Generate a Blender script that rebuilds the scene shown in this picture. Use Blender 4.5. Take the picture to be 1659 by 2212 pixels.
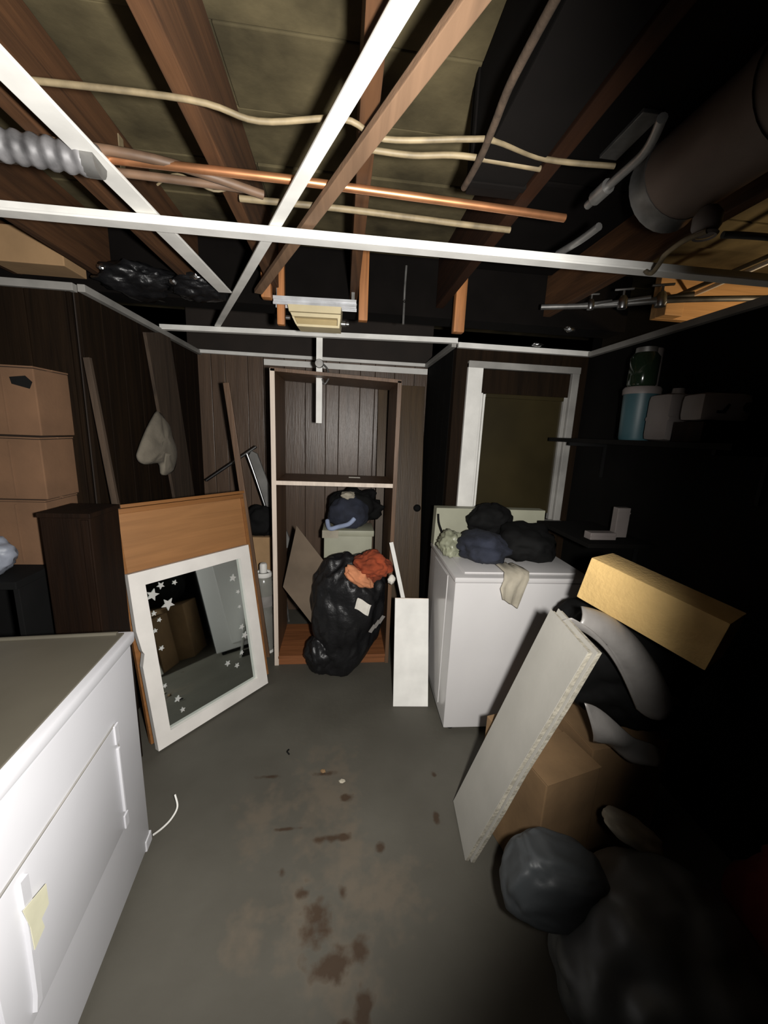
import bpy, bmesh, math, random
from mathutils import Vector, Matrix, noise
random.seed(7)
S = bpy.context.scene
COL = S.collection
for o in list(bpy.data.objects): bpy.data.objects.remove(o)

# ---------------------------------------------------------------- camera
cd = bpy.data.cameras.new('camera'); cam = bpy.data.objects.new('camera', cd); COL.objects.link(cam)
cd.sensor_fit = 'HORIZONTAL'; cd.sensor_width = 36.0; cd.lens = 36.0 * 830.0 / 1659.0; cd.clip_start = 0.02
right = Vector((0.993582, -0.104904, 0.042303)); up = Vector((-0.019872, 0.206291, 0.978289)); fwd = Vector((0.111353, 0.972851, -0.202883))
m = Matrix((right, up, -fwd)).transposed().to_4x4(); m.translation = Vector((0, 0, 1.6))
cam.matrix_world = m
S.camera = cam

# ---------------------------------------------------------------- world, lamps, exposure
w = bpy.data.worlds.new('world'); S.world = w; w.use_nodes = True
w.node_tree.nodes['Background'].inputs[0].default_value = (0, 0, 0, 1)
w.node_tree.nodes['Background'].inputs[1].default_value = 0.0
# hand-held torch beside the photographer
ld = bpy.data.lights.new('torch', 'SPOT'); torch = bpy.data.objects.new('torch', ld); COL.objects.link(torch)
ld.energy = 195; ld.color = (1.0, 0.97, 0.925); ld.spot_size = math.radians(132.8); ld.spot_blend = 0.467; ld.shadow_soft_size = 0.03
torch.location = (0.13, -0.02, 1.6)
aim = Vector((-0.4643, 1.0473, -0.1618))
torch.rotation_euler = aim.to_track_quat('-Z', 'Y').to_euler()
# bare bulb burning in the room behind the right wall
lb = bpy.data.lights.new('next_room_bulb', 'POINT'); bulb = bpy.data.objects.new('next_room_bulb', lb); COL.objects.link(bulb)
lb.energy = 15.0; lb.color = (1.0, 0.74, 0.45); lb.shadow_soft_size = 0.03; bulb.location = (2.15, 1.35, 1.95)
S.view_settings.view_transform = 'Standard'; S.view_settings.look = 'None'
S.view_settings.exposure = 0.0; S.view_settings.gamma = 1.0; S.view_settings.use_curve_mapping = False

# ---------------------------------------------------------------- materials
MATS = {}
def mat(name, col, rough=0.6, var=0.12, scale=6.0, bump=0.0, bscale=30.0, metal=0.0, stretch=(1, 1, 1), spec=0.5, trans=0.0, rnd=0.0, alt=None, dist=0.0):
    if name in MATS: return MATS[name]
    M = bpy.data.materials.new(name); M.use_nodes = True; nt = M.node_tree; N = nt.nodes; L = nt.links
    b = N['Principled BSDF']; b.inputs['Roughness'].default_value = rough; b.inputs['Metallic'].default_value = metal
    b.inputs['Specular IOR Level'].default_value = spec; b.inputs['Transmission Weight'].default_value = trans
    tc = N.new('ShaderNodeTexCoord'); mp = N.new('ShaderNodeMapping'); mp.inputs['Scale'].default_value = stretch
    L.new(tc.outputs['Object'], mp.inputs[0])
    nz = N.new('ShaderNodeTexNoise'); nz.inputs['Scale'].default_value = scale; nz.inputs['Detail'].default_value = 5; nz.inputs['Distortion'].default_value = dist
    L.new(mp.outputs[0], nz.inputs['Vector'])
    rp = N.new('ShaderNodeValToRGB'); L.new(nz.outputs['Fac'], rp.inputs[0])
    lo = alt if alt else tuple(c * (1 - 2.2 * var) for c in col); hi = col if alt else tuple(min(1, c * (1 + var)) for c in col)
    rp.color_ramp.elements[0].position = 0.32; rp.color_ramp.elements[1].position = 0.68
    rp.color_ramp.elements[0].color = (*[max(0, c) for c in lo], 1); rp.color_ramp.elements[1].color = (*hi, 1)
    out = rp.outputs[0]
    if rnd:
        oi = N.new('ShaderNodeObjectInfo'); hs = N.new('ShaderNodeHueSaturation')
        mr = N.new('ShaderNodeMapRange'); mr.inputs['To Min'].default_value = 1 - rnd; mr.inputs['To Max'].default_value = 1 + rnd
        L.new(oi.outputs['Random'], mr.inputs[0]); L.new(mr.outputs[0], hs.inputs['Value']); L.new(out, hs.inputs['Color']); out = hs.outputs[0]
    L.new(out, b.inputs['Base Color'])
    if bump:
        nb = N.new('ShaderNodeTexNoise'); nb.inputs['Scale'].default_value = bscale; nb.inputs['Detail'].default_value = 4; L.new(mp.outputs[0], nb.inputs['Vector'])
        bp = N.new('ShaderNodeBump'); bp.inputs['Strength'].default_value = bump; bp.inputs['Distance'].default_value = 0.01
        L.new(nb.outputs['Fac'], bp.inputs['Height']); L.new(bp.outputs[0], b.inputs['Normal'])
    MATS[name] = M; return M

def wood(name, col, axis='z', rough=0.65, var=0.25, rnd=0.0, spec=0.4):
    st = {'x': (0.6, 9, 9), 'y': (9, 0.6, 9), 'z': (9, 9, 0.6)}[axis]
    return mat(name, col, rough, var, 3.0, 0.15, 14.0, 0, st, spec, 0, rnd, None, 0.8)

def floor_mat():
    M = bpy.data.materials.new('painted_concrete'); M.use_nodes = True; nt = M.node_tree; N = nt.nodes; L = nt.links
    b = N['Principled BSDF']; b.inputs['Roughness'].default_value = 0.62; b.inputs['Specular IOR Level'].default_value = 0.3
    tc = N.new('ShaderNodeTexCoord')
    def nz(scale, detail=4):
        n = N.new('ShaderNodeTexNoise'); n.inputs['Scale'].default_value = scale; n.inputs['Detail'].default_value = detail
        L.new(tc.outputs['Object'], n.inputs['Vector']); return n
    def math_(op, a, c, clamp=False):
        n = N.new('ShaderNodeMath'); n.operation = op; n.use_clamp = clamp
        for i, v in enumerate((a, c)):
            if isinstance(v, (int, float)): n.inputs[i].default_value = v
            else: L.new(v, n.inputs[i])
        return n.outputs[0]
    base = N.new('ShaderNodeValToRGB'); L.new(nz(2.2).outputs['Fac'], base.inputs[0])
    base.color_ramp.elements[0].position = .3; base.color_ramp.elements[0].color = (.066, .061, .049, 1)
    base.color_ramp.elements[1].position = .7; base.color_ramp.elements[1].color = (.094, .088, .072, 1)
    n1 = nz(11, 6).outputs['Fac']; n2 = nz(26, 5).outputs['Fac']
    def blobs(lst, fuzz, slope):
        acc = None
        for (x, y, rx, ry) in lst:
            mp = N.new('ShaderNodeMapping'); mp.inputs['Location'].default_value = (-x / rx, -y / ry, 0); mp.inputs['Scale'].default_value = (1 / rx, 1 / ry, 0)
            L.new(tc.outputs['Object'], mp.inputs[0])
            ln = N.new('ShaderNodeVectorMath'); ln.operation = 'LENGTH'; L.new(mp.outputs[0], ln.inputs[0])
            v = math_('SUBTRACT', 1.0, ln.outputs['Value'])
            acc = v if acc is None else math_('MAXIMUM', acc, v)
        acc = math_('ADD', acc, math_('MULTIPLY', math_('SUBTRACT', n1, 0.5), fuzz))
        acc = math_('ADD', acc, math_('MULTIPLY', math_('SUBTRACT', n2, 0.5), fuzz * .7))
        return math_('MULTIPLY', acc, slope, True)
    tan = blobs([(-.03, 1.45, .17, .30), (.06, 1.15, .10, .28), (.18, 1.05, .16, .14), (-.10, 1.0, .10, .14), (.03, .85, .14, .16), (-.3, 1.35, .12, .16), (-.28, .95, .08, .1)], 2.6, 1.1)
    rust = blobs([(-.055, .985, .055, .10), (.0, .88, .075, .045), (.085, .90, .035, .05), (-.005, 1.25, .08, .018), (-.05, 1.55, .06, .016), (-.31, 1.55, .06, .012),
                  (.09, .78, .03, .05), (.47, 1.51, .015, .02), (.43, 1.30, .015, .03), (-.10, 1.07, .03, .02), (.03, 1.06, .02, .03), (-.19, 1.14, .02, .02), (.18, 1.2, .02, .03), (-.2, 1.3, .07, .01), (.05, 1.42, .03, .02), (.03, .74, .04, .02)], 2.4, 1.5)
    mx = N.new('ShaderNodeMixRGB'); mx.inputs[2].default_value = (.128, .102, .074, 1); L.new(math_('MULTIPLY', tan, .55), mx.inputs[0]); L.new(base.outputs[0], mx.inputs[1])
    m2 = N.new('ShaderNodeMixRGB'); m2.inputs[2].default_value = (.036, .018, .008, 1); L.new(math_('MULTIPLY', rust, .8), m2.inputs[0]); L.new(mx.outputs[0], m2.inputs[1])
    L.new(m2.outputs[0], b.inputs['Base Color'])
    bp = N.new('ShaderNodeBump'); bp.inputs['Strength'].default_value = .12; bp.inputs['Distance'].default_value = .01; L.new(n2, bp.inputs['Height']); L.new(bp.outputs[0], b.inputs['Normal'])
    return M

M_floor = floor_mat()
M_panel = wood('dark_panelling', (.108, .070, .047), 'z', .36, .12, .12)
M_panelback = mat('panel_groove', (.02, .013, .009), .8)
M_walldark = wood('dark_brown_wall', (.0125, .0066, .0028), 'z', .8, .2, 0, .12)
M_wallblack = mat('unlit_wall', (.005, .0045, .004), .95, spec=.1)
M_deck = mat('subfloor_board', (.098, .079, .041), .9, .26, 5, .2, 25, 0, (1, 1, 1), .2, 0, .16)
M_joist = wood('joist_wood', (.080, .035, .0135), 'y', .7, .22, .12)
M_joistd = wood('shaded_joist_wood', (.022, .008, .003), 'y', .8, .2, 0, .15)  # same joist wood, shade painted into the colour
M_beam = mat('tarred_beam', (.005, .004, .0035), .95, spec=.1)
M_orange = wood('orange_pine', (.42, .17, .055), 'z', .6, .2)
M_lath = wood('rough_lath', (.20, .118, .068), 'y', .8, .1)
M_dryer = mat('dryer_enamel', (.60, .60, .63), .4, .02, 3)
M_white = mat('white_enamel', (.60, .585, .58), .22, .02, 3)
M_whitep = mat('white_paint', (.80, .79, .75), .55, .05, 8, .08, 40)
M_railw = mat('white_rail', (.82, .81, .77), .5, .06, 9)
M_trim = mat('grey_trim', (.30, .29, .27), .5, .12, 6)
M_cream = mat('cream_plastic', (.62, .53, .33), .5, .06, 8)
M_amber = mat('aged_cream_plastic', (.40, .31, .15), .5, .1, 10)
M_pine = wood('pale_pine', (.62, .36, .16), 'x', .6, .1)
M_chrome = mat('dull_chrome', (.62, .63, .64), .28, .1, 12, metal=1.0)
M_galv = mat('galvanised', (.24, .235, .225), .45, .2, 14, metal=.7)
M_bars = mat('bright_steel', (.62, .63, .65), .35, .12, 14, metal=.25)
M_copper = mat('copper', (.62, .28, .13), .38, .15, 10, metal=.8)
M_pipe = mat('brown_pipe', (.15, .09, .055), .55, .2, 10)
M_cable = mat('cream_cable', (.20, .155, .088), .6, .2, 20)
M_ibcloth = mat('grey_board_cover', (.20, .195, .185), .8, .1, 8)
M_sheetc = mat('grey_cardboard', (.15, .112, .078), .9, .1, 5)
M_blackc = mat('black_rubber', (.006, .006, .006), .8, spec=.15)
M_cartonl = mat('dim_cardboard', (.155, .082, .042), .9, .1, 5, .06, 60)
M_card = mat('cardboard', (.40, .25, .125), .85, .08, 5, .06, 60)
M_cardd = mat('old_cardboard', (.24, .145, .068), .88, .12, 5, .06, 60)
M_tan = wood('tan_veneer', (.33, .158, .060), 'x', .5, .07)
M_tanedge = wood('tan_moulding', (.27, .12, .042), 'x', .3, .08)
M_brownd = wood('dark_oak', (.010, .0042, .0016), 'z', .7, .2, 0, .15)
M_shelfw = wood('shelf_wood', (.145, .082, .046), 'z', .5, .15)
M_shelfe = wood('shelf_edge', (.74, .63, .53), 'z', .55, .08)
M_greyw = wood('weathered_wood', (.060, .040, .026), 'z', .8, .2)
M_doorw = wood('brown_door', (.075, .045, .020), 'z', .5, .12)
M_bottom = wood('red_pine', (.25, .095, .036), 'x', .5, .15)
M_bag = mat('black_bag', (.009, .009, .010), .38, .1, 10, .8, 20, spec=.4)
M_mirror = mat('mirror_glass', (.66, .72, .70), .03, .01, 3, metal=1.0)
M_framew = mat('white_frame', (.80, .77, .73), .5, .05, 6, .06, 30)
M_star = mat('white_sticker', (.5, .5, .48), .6, .05)
M_olive = mat('olive_pane', (.030, .023, .009), .3, .12, 3)
M_cloth_n = mat('navy_cloth', (.020, .024, .040), .9, .2, 12, .3, 50)
M_cloth_b = mat('blue_cloth', (.30, .36, .52), .9, .1, 12, .2, 50)
M_cloth_p = mat('pale_cloth', (.42, .38, .30), .9, .1, 8, .2, 40)
M_cloth_d = mat('dusty_cloth', (.20, .175, .135), .95, .1, 8, .2, 40)
M_cloth_r = mat('rust_cloth', (.30, .055, .018), .95, .2, 12, .4, 40)
M_cloth_o = mat('peach_cloth', (.62, .25, .12), .9, .12, 12, .3, 40)
M_sage = mat('sage_plastic', (.36, .36, .27), .55, .06, 5)
M_foam = mat('yellow_foam', (.74, .50, .20), .95, .08, 7, .3, 80)
M_gyp = mat('gypsum_paper', (.40, .385, .345), .85, .04, 5, .05, 60)
M_gypcore = mat('gypsum_core', (.40, .37, .30), .95, .15, 30, .4, 80)
M_pbag = mat('grey_plastic_bag', (.27, .255, .24), .38, .12, 8, .35, 14)
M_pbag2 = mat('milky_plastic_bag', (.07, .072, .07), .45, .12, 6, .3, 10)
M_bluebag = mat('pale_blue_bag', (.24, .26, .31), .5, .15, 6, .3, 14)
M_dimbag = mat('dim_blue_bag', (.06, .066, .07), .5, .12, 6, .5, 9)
M_greenbag = mat('greenish_bag', (.30, .31, .22), .35, .15, 9, .3, 16)
M_red = mat('dark_red_cloth', (.14, .012, .010), .85, .2, 8, .3, 30)
M_teal = mat('teal_plastic', (.035, .085, .10), .45, .08, 6)
M_jugw = mat('white_jug', (.20, .175, .165), .5, .08, 6)
M_dgreen = mat('dark_green_glass', (.012, .022, .012), .12, .1, 6)
M_clear = mat('clear_plastic', (.55, .55, .50), .18, .05, 6, trans=.65)
M_tape = mat('yellowed_tape', (.72, .70, .52), .5, .06, 10)
M_dryertop = mat('dryer_top_shaded', (.105, .095, .072), .42, .06, 4)  # dimness from grazing light put into the top's colour
M_duct = mat('brown_duct', (.17, .125, .10), .6, .12, 5)
M_scrap = mat('white_paper', (.72, .69, .62), .8, .06, 10)
M_corr = mat('foil_flex', (.22, .215, .22), .55, .3, 14, metal=.3)

# ---------------------------------------------------------------- mesh helpers
def _add(bm, verts, faces):
    vs = [bm.verts.new(v) for v in verts]
    for f in faces:
        try: bm.faces.new([vs[i] for i in f])
        except ValueError: pass
    return vs
def box(bm, x0, x1, y0, y1, z0, z1, bev=0.0, M=None):
    b = bmesh.new()
    _add(b, [(x0, y0, z0), (x1, y0, z0), (x1, y1, z0), (x0, y1, z0), (x0, y0, z1), (x1, y0, z1), (x1, y1, z1), (x0, y1, z1)],
         [(0, 3, 2, 1), (4, 5, 6, 7), (0, 1, 5, 4), (1, 2, 6, 5), (2, 3, 7, 6), (3, 0, 4, 7)])
    if bev: bmesh.ops.bevel(b, geom=list(b.edges), offset=bev, segments=2, profile=.6, affect='EDGES')
    merge(bm, b, M)
def merge(bm, b, M=None):
    b.verts.index_update()
    vs = [bm.verts.new((M @ v.co) if M else v.co) for v in b.verts]
    for f in b.faces:
        try: bm.faces.new([vs[v.index] for v in f.verts])
        except ValueError: pass
    b.free()
def tube(bm, pts, r, n=10, cap=True, rf=None):
    pts = [Vector(p) for p in pts]; rings = []
    ref = Vector((0, 0, 1))
    for i, p in enumerate(pts):
        t = (pts[min(i + 1, len(pts) - 1)] - pts[max(i - 1, 0)]).normalized()
        a = t.cross(ref)
        if a.length < .05: a = t.cross(Vector((0, 1, 0)))
        a.normalize(); b = t.cross(a)
        rr = rf(i / (len(pts) - 1)) if rf else r
        rings.append([bm.verts.new(p + (a * math.cos(2 * math.pi * k / n) + b * math.sin(2 * math.pi * k / n)) * rr) for k in range(n)])
    for A, B in zip(rings, rings[1:]):
        for k in range(n): bm.faces.new((A[k], A[(k + 1) % n], B[(k + 1) % n], B[k]))
    if cap: bm.faces.new(rings[0][::-1]); bm.faces.new(rings[-1])
def spline(pts, k=6):
    pts = [Vector(p) for p in pts]; out = []
    for i in range(len(pts) - 1):
        p0 = pts[max(i - 1, 0)]; p1 = pts[i]; p2 = pts[i + 1]; p3 = pts[min(i + 2, len(pts) - 1)]
        for j in range(k):
            t = j / k
            out.append(.5 * ((2 * p1) + (p2 - p0) * t + (2 * p0 - 5 * p1 + 4 * p2 - p3) * t * t + (3 * p1 - p0 - 3 * p2 + p3) * t ** 3))
    out.append(pts[-1]); return out
def lathe(bm, prof, n=24, M=None):
    b = bmesh.new(); rings = []
    for (r, z) in prof:
        if r < 1e-5: rings.append([b.verts.new((0, 0, z))])
        else: rings.append([b.verts.new((r * math.cos(2 * math.pi * k / n), r * math.sin(2 * math.pi * k / n), z)) for k in range(n)])
    for A, B in zip(rings, rings[1:]):
        for k in range(n):
            if len(A) == 1 and len(B) == 1: continue
            if len(A) == 1: b.faces.new((A[0], B[k], B[(k + 1) % n]))
            elif len(B) == 1: b.faces.new((A[k], A[(k + 1) % n], B[0]))
            else: b.faces.new((A[k], A[(k + 1) % n], B[(k + 1) % n], B[k]))
    bmesh.ops.recalc_face_normals(b, faces=b.faces)
    merge(bm, b, M)
def prism(bm, poly, y0, y1, M=None):          # polygon in local xz, extruded along y
    n = len(poly); b = bmesh.new()
    _add(b, [(x, y0, z) for x, z in poly] + [(x, y1, z) for x, z in poly],
         [tuple(range(n)), tuple(range(2 * n - 1, n - 1, -1))] + [(i, i + n, (i + 1) % n + n, (i + 1) % n) for i in range(n)])
    bmesh.ops.recalc_face_normals(b, faces=b.faces)
    merge(bm, b, M)
def lump(bm, c, r, amp=.12, f=2.5, sub=4, seed=0, zmin=None, ridge=.0, rf=6.0, fn=None):
    b = bmesh.new(); bmesh.ops.create_icosphere(b, subdivisions=sub, radius=1.0)
    off = Vector((seed * 7.3, seed * 3.1, seed * 5.7))
    for v in b.verts:
        d = v.co.normalized()
        k = 1 + amp * noise.noise(d * f + off) + amp * .5 * noise.noise(d * f * 2.3 + off)
        if ridge: k += ridge * (1 - 2 * abs(noise.noise(d * rf + off))) * .5 + ridge * .5 * noise.noise(d * rf * 2.2 + off)
        p = Vector((d.x * r[0] * k, d.y * r[1] * k, d.z * r[2] * k))
        if fn: p = fn(p, d)
        p += Vector(c)
        if zmin is not None and p.z < zmin: p.z = zmin
        v.co = p
    merge(bm, b)
def sheet(bm, o, u, v, nu, nv, hfn, th=.004):  # draped sheet with thickness
    o = Vector(o); u = Vector(u); v = Vector(v); nn = u.cross(v).normalized(); top = []; bot = []
    for i in range(nu + 1):
        for j in range(nv + 1):
            s, t = i / nu, j / nv; p = o + u * s + v * t + hfn(s, t)
            top.append(bm.verts.new(p + nn * th / 2)); bot.append(bm.verts.new(p - nn * th / 2))
    W = nv + 1
    for i in range(nu):
        for j in range(nv):
            a = i * W + j
            bm.faces.new((top[a], top[a + W], top[a + W + 1], top[a + 1])); bm.faces.new((bot[a], bot[a + 1], bot[a + W + 1], bot[a + W]))
    edge = [i * W for i in range(nu + 1)] + [nu * W + j for j in range(1, W)] + [i * W + nv for i in range(nu - 1, -1, -1)] + [j for j in range(nv - 1, 0, -1)]
    for a, c in zip(edge, edge[1:] + edge[:1]): bm.faces.new((top[a], bot[a], bot[c], top[c]))

def obj(name, bm, material, parent=None, smooth=False):
    me = bpy.data.meshes.new(name); bmesh.ops.recalc_face_normals(bm, faces=bm.faces); bm.to_mesh(me); bm.free()
    if smooth:
        for p in me.polygons: p.use_smooth = True
        if smooth != 'all': me.set_sharp_from_angle(angle=math.radians(38))
    me.materials.append(material)
    o = bpy.data.objects.new(name, me); COL.objects.link(o)
    if parent: o.parent = parent
    return o
def part(name, material, parent, fn, smooth=False):
    bm = bmesh.new(); fn(bm); return obj(name, bm, material, parent, smooth)
def thing(name, label, cat, loc=(0, 0, 0), rz=0, group=None, M=None):
    o = bpy.data.objects.new(name, None); COL.objects.link(o); o.empty_display_size = .05
    if M: o.matrix_world = M
    else: o.location = loc; o.rotation_euler = (0, 0, rz)
    tag(o, label, cat, group); return o
def tag(o, label, cat, group=None):
    o['label'] = label; o['category'] = cat
    if group: o['group'] = group
    return o
def struct(name, material, fn, parent=None, label=None, smooth=False):
    o = part(name, material, parent, fn, smooth); o['kind'] = 'structure'
    if label: o['label'] = label
    return o
def solo(name, label, cat, material, fn, smooth=False, group=None):
    return tag(part(name, material, None, fn, smooth), label, cat, group)
def basis(o, ex, ez):
    ex = Vector(ex).normalized(); ez = Vector(ez); ez = (ez - ex * ez.dot(ex)).normalized(); ey = ez.cross(ex)
    M = Matrix((ex, ey, ez)).transposed().to_4x4(); M.translation = Vector(o); return M
def copy_of(src, parent, loc=None, name=None):
    c = src.copy(); COL.objects.link(c); c.parent = parent
    if loc is not None: c.location = loc
    return c

ZG = 2.15                                     # height of the stripped ceiling grid
# ================================================================ setting
fl = struct('floor', M_floor, lambda b: box(b, -3.0, 3.2, -1.6, 3.5, -.1, 0), label='grey painted concrete floor with brown dirt stains')

wb = struct('wall_back', M_panelback, lambda b: box(b, -1.2, .72, 3.30, 3.40, 0, 2.48), label='dark wood panelling at the back of the alcove')
x = -1.19; ws = [.165, .105, .17, .12, .16, .165]; i = 0
while x < .68:
    wd = min(ws[i % 6], .69 - x)
    part('plank', M_panel, wb, lambda b: box(b, x + .0016, x + wd - .0016, 3.28, 3.30, 0, 2.14, .003)); x += wd; i += 1
def planked(name, label, material, backing, axis, fixed, lo, hi, face, z1=2.14, step=.16):
    """a wall with vertical boards; axis = the running axis, face = direction of the room"""
    t0, t1 = (fixed, fixed + .1) if face < 0 else (fixed - .1, fixed)
    o = struct(name, backing, lambda b: box(b, *((lo, hi, t0, t1) if axis == 'x' else (t0, t1, lo, hi)), 0, z1), label=label)
    k = lo
    f0, f1 = (fixed - .014, fixed) if face < 0 else (fixed, fixed + .014)
    while k < hi - .01:
        e = min(k + step, hi)
        part('plank', material, o, lambda b: box(b, *((k + .002, e - .002, f0, f1) if axis == 'x' else (f0, f1, k + .002, e - .002)), 0, z1, .002)); k = e
    return o
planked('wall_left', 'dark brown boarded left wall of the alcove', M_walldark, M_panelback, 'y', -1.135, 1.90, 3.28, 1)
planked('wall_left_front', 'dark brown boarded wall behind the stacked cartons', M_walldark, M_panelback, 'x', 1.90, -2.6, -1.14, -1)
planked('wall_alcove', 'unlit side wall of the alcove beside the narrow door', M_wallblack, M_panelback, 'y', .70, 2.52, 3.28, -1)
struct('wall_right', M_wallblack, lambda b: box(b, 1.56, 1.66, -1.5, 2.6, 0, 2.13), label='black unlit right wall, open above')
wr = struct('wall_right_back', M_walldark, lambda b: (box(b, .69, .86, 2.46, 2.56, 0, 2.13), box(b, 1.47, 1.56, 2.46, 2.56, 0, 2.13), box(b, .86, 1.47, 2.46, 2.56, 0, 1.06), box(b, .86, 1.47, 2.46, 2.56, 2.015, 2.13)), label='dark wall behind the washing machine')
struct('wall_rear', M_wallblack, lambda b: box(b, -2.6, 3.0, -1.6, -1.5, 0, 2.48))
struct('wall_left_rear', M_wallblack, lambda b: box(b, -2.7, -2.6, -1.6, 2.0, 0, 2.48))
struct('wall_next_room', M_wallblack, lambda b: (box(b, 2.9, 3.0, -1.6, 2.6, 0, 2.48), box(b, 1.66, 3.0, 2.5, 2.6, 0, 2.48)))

# ceiling: subfloor boards on joists, all open
ce = struct('ceiling', M_beam, lambda b: box(b, -2.7, 3.0, -1.6, 3.4, 2.50, 2.56), label='open ceiling of rough boards on bare joists')
y = -1.5; proto = None; k = 0
while y < 3.3:
    wd = (.235, .22, .25, .24)[k % 4]
    for (xa, xb) in ((-2.65, -.31), (-.308, 1.3), (1.302, 2.95)) if k % 2 else ((-2.65, .72), (.722, 2.95)):
        part('deck_board', M_deck, ce, lambda b: box(b, xa, xb, y + .003, y + wd - .003, 2.48 + random.uniform(-.004, .004), 2.50, .003))
    y += wd; k += 1
jp = part('joist', M_joist, ce, lambda b: box(b, 0, .04, -1.5, 2.14, 2.245, 2.478, .003))
for k, jx in enumerate((-2.31, -1.92, -1.53, -1.14, -.742, -.352, .022, 1.06)):
    j = jp if k == 0 else copy_of(jp, ce)
    j.location = (jx, 0, 0)
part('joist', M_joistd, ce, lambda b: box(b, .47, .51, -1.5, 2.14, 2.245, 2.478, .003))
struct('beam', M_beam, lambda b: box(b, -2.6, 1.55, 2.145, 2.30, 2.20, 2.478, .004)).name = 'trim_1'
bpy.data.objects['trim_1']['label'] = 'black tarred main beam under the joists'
# wall angles around the stripped grid
def trim(n, pts, label, material=M_trim, h=.030, wd=.03):
    def f(b):
        for (a, c) in zip(pts, pts[1:]):
            a = Vector(a); c = Vector(c); d = (c - a); L = d.length
            box(b, 0, L, 0, wd, 0, h, .002, basis(a, d, (0, 0, 1)))
    struct('trim_%d' % n, material, f, label=label)
trim(2, [(-1.13, 3.275, 2.135), (.69, 3.275, 2.135)][::-1], 'pale wall angle along the top of the back panelling', M_railw, .025)
trim(3, [(-1.12, 1.90, 2.125), (-1.12, 3.28, 2.125)][::-1], 'grey wall angle on the left alcove wall')
trim(4, [(-2.6, 1.87, 2.12), (-1.12, 1.87, 2.12)], 'grey wall angle above the stacked cartons')
trim(5, [(.685, 2.46, 2.13), (.685, 3.27, 2.13)], 'dim wall angle on the alcove side wall')
trim(6, [(.69, 2.43, 2.125), (1.55, 2.43, 2.125)], 'wall angle above the white-trimmed window', M_railw)
trim(7, [(1.53, -1.2, 2.12), (1.53, 2.44, 2.12)][::-1], 'dim wall angle on the right wall')
trim(8, [(-.62, 3.25, 2.075), (.68, 3.25, 2.075)], 'loose white strip under the back wall angle', M_railw, .045, .012)

# window with white casing
wn = struct('window_1', M_olive, lambda b: box(b, .885, 1.445, 2.475, 2.485, 1.10, 1.862), label='dark olive window pane in white casing')
part('casing', M_whitep, wn, lambda b: box(b, .765, .862, 2.435, 2.47, 1.02, 2.045, .004))
part('casing', M_trim, wn, lambda b: box(b, 1.452, 1.50, 2.435, 2.47, 1.02, 2.045, .004))  # right and head casing: white trim, dimmer light put into the grey
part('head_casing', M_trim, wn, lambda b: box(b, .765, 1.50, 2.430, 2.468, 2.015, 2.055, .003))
part('jamb', M_whitep, wn, lambda b: (box(b, .862, .878, 2.45, 2.52, 1.06, 1.87, .002)))
part('jamb', M_whitep, wn, lambda b: (box(b, .884, .897, 2.455, 2.50, 1.10, 1.865, .002)))
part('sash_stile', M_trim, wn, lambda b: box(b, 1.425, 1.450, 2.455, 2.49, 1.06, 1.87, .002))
part('roller_blind_box', M_walldark, wn, lambda b: box(b, .864, 1.452, 2.46, 2.53, 1.87, 2.014, .004))
part('sash_rail', M_olive, wn, lambda b: box(b, .897, 1.43, 2.458, 2.49, 1.845, 1.87, .003))
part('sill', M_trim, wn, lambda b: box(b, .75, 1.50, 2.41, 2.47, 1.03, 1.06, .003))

# ================================================================ stripped ceiling grid
def rail(name, label, a, c, material=M_railw, fw=.046, web=.032, group='ceiling grid rails'):
    a = Vector(a); c = Vector(c); d = c - a; L = d.length
    t = thing(name, label, 'rail', M=basis(a, d, (0, 0, 1)), group=group)
    part('flange', material, t, lambda b: box(b, 0, L, -fw / 2, fw / 2, 0, .007, .0015))
    part('web', material, t, lambda b: box(b, 0, L, -.004, .004, .007, web, .001))
    return t
rail('ceiling_rail', 'bright white ceiling rail crossing the whole room above the mirror', (-2.4, 1.335, ZG), (1.53, 1.30, ZG))
rail('ceiling_rail', 'white rail running diagonally over the cross rail toward the back left', (.36, 0, ZG + .034), (-.765, 2.60, ZG + .034), fw=.033)
rail('ceiling_rail', 'shorter white rail slanting at the upper left, ending above dark plastic', (-.62, .3, ZG + .034), (-.537, 1.96, ZG + .034), fw=.058)
rail('ceiling_rail', 'thin white rail across the alcove front, above the shelving', (-1.11, 2.63, ZG), (.69, 2.455, ZG), fw=.04)
solo('wooden_lath', 'long brown wooden lath lying beside the diagonal white rail', 'lath', M_lath,
     lambda b: box(b, 0, 2.0, -.017, .017, 0, .018, .002, basis((.40, .13, ZG + .042), (-.397, .918, 0), (0, 0, 1))))
hs = thing('hanging_strip', 'white strip hanging from the rail in front of the shelving', 'strip', (-.152, 2.56, 1.64))
part('strip', M_railw, hs, lambda b: box(b, -.019, .019, -.004, .004, 0, .54, .001))
part('clip', M_galv, hs, lambda b: lathe(b, [(0, -.012), (.024, -.012), (.028, 0), (.024, .012), (0, .012)], 16, Matrix.Translation((0, -.012, .36)) @ Matrix.Rotation(math.pi / 2, 4, 'X')), True)
part('hook', M_galv, hs, lambda b: tube(b, spline([(.02, -.01, .36), (.05, -.02, .33), (.06, -.02, .28), (.035, -.02, .24), (.02, -.01, .27)]), .006, 8), True)

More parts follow.
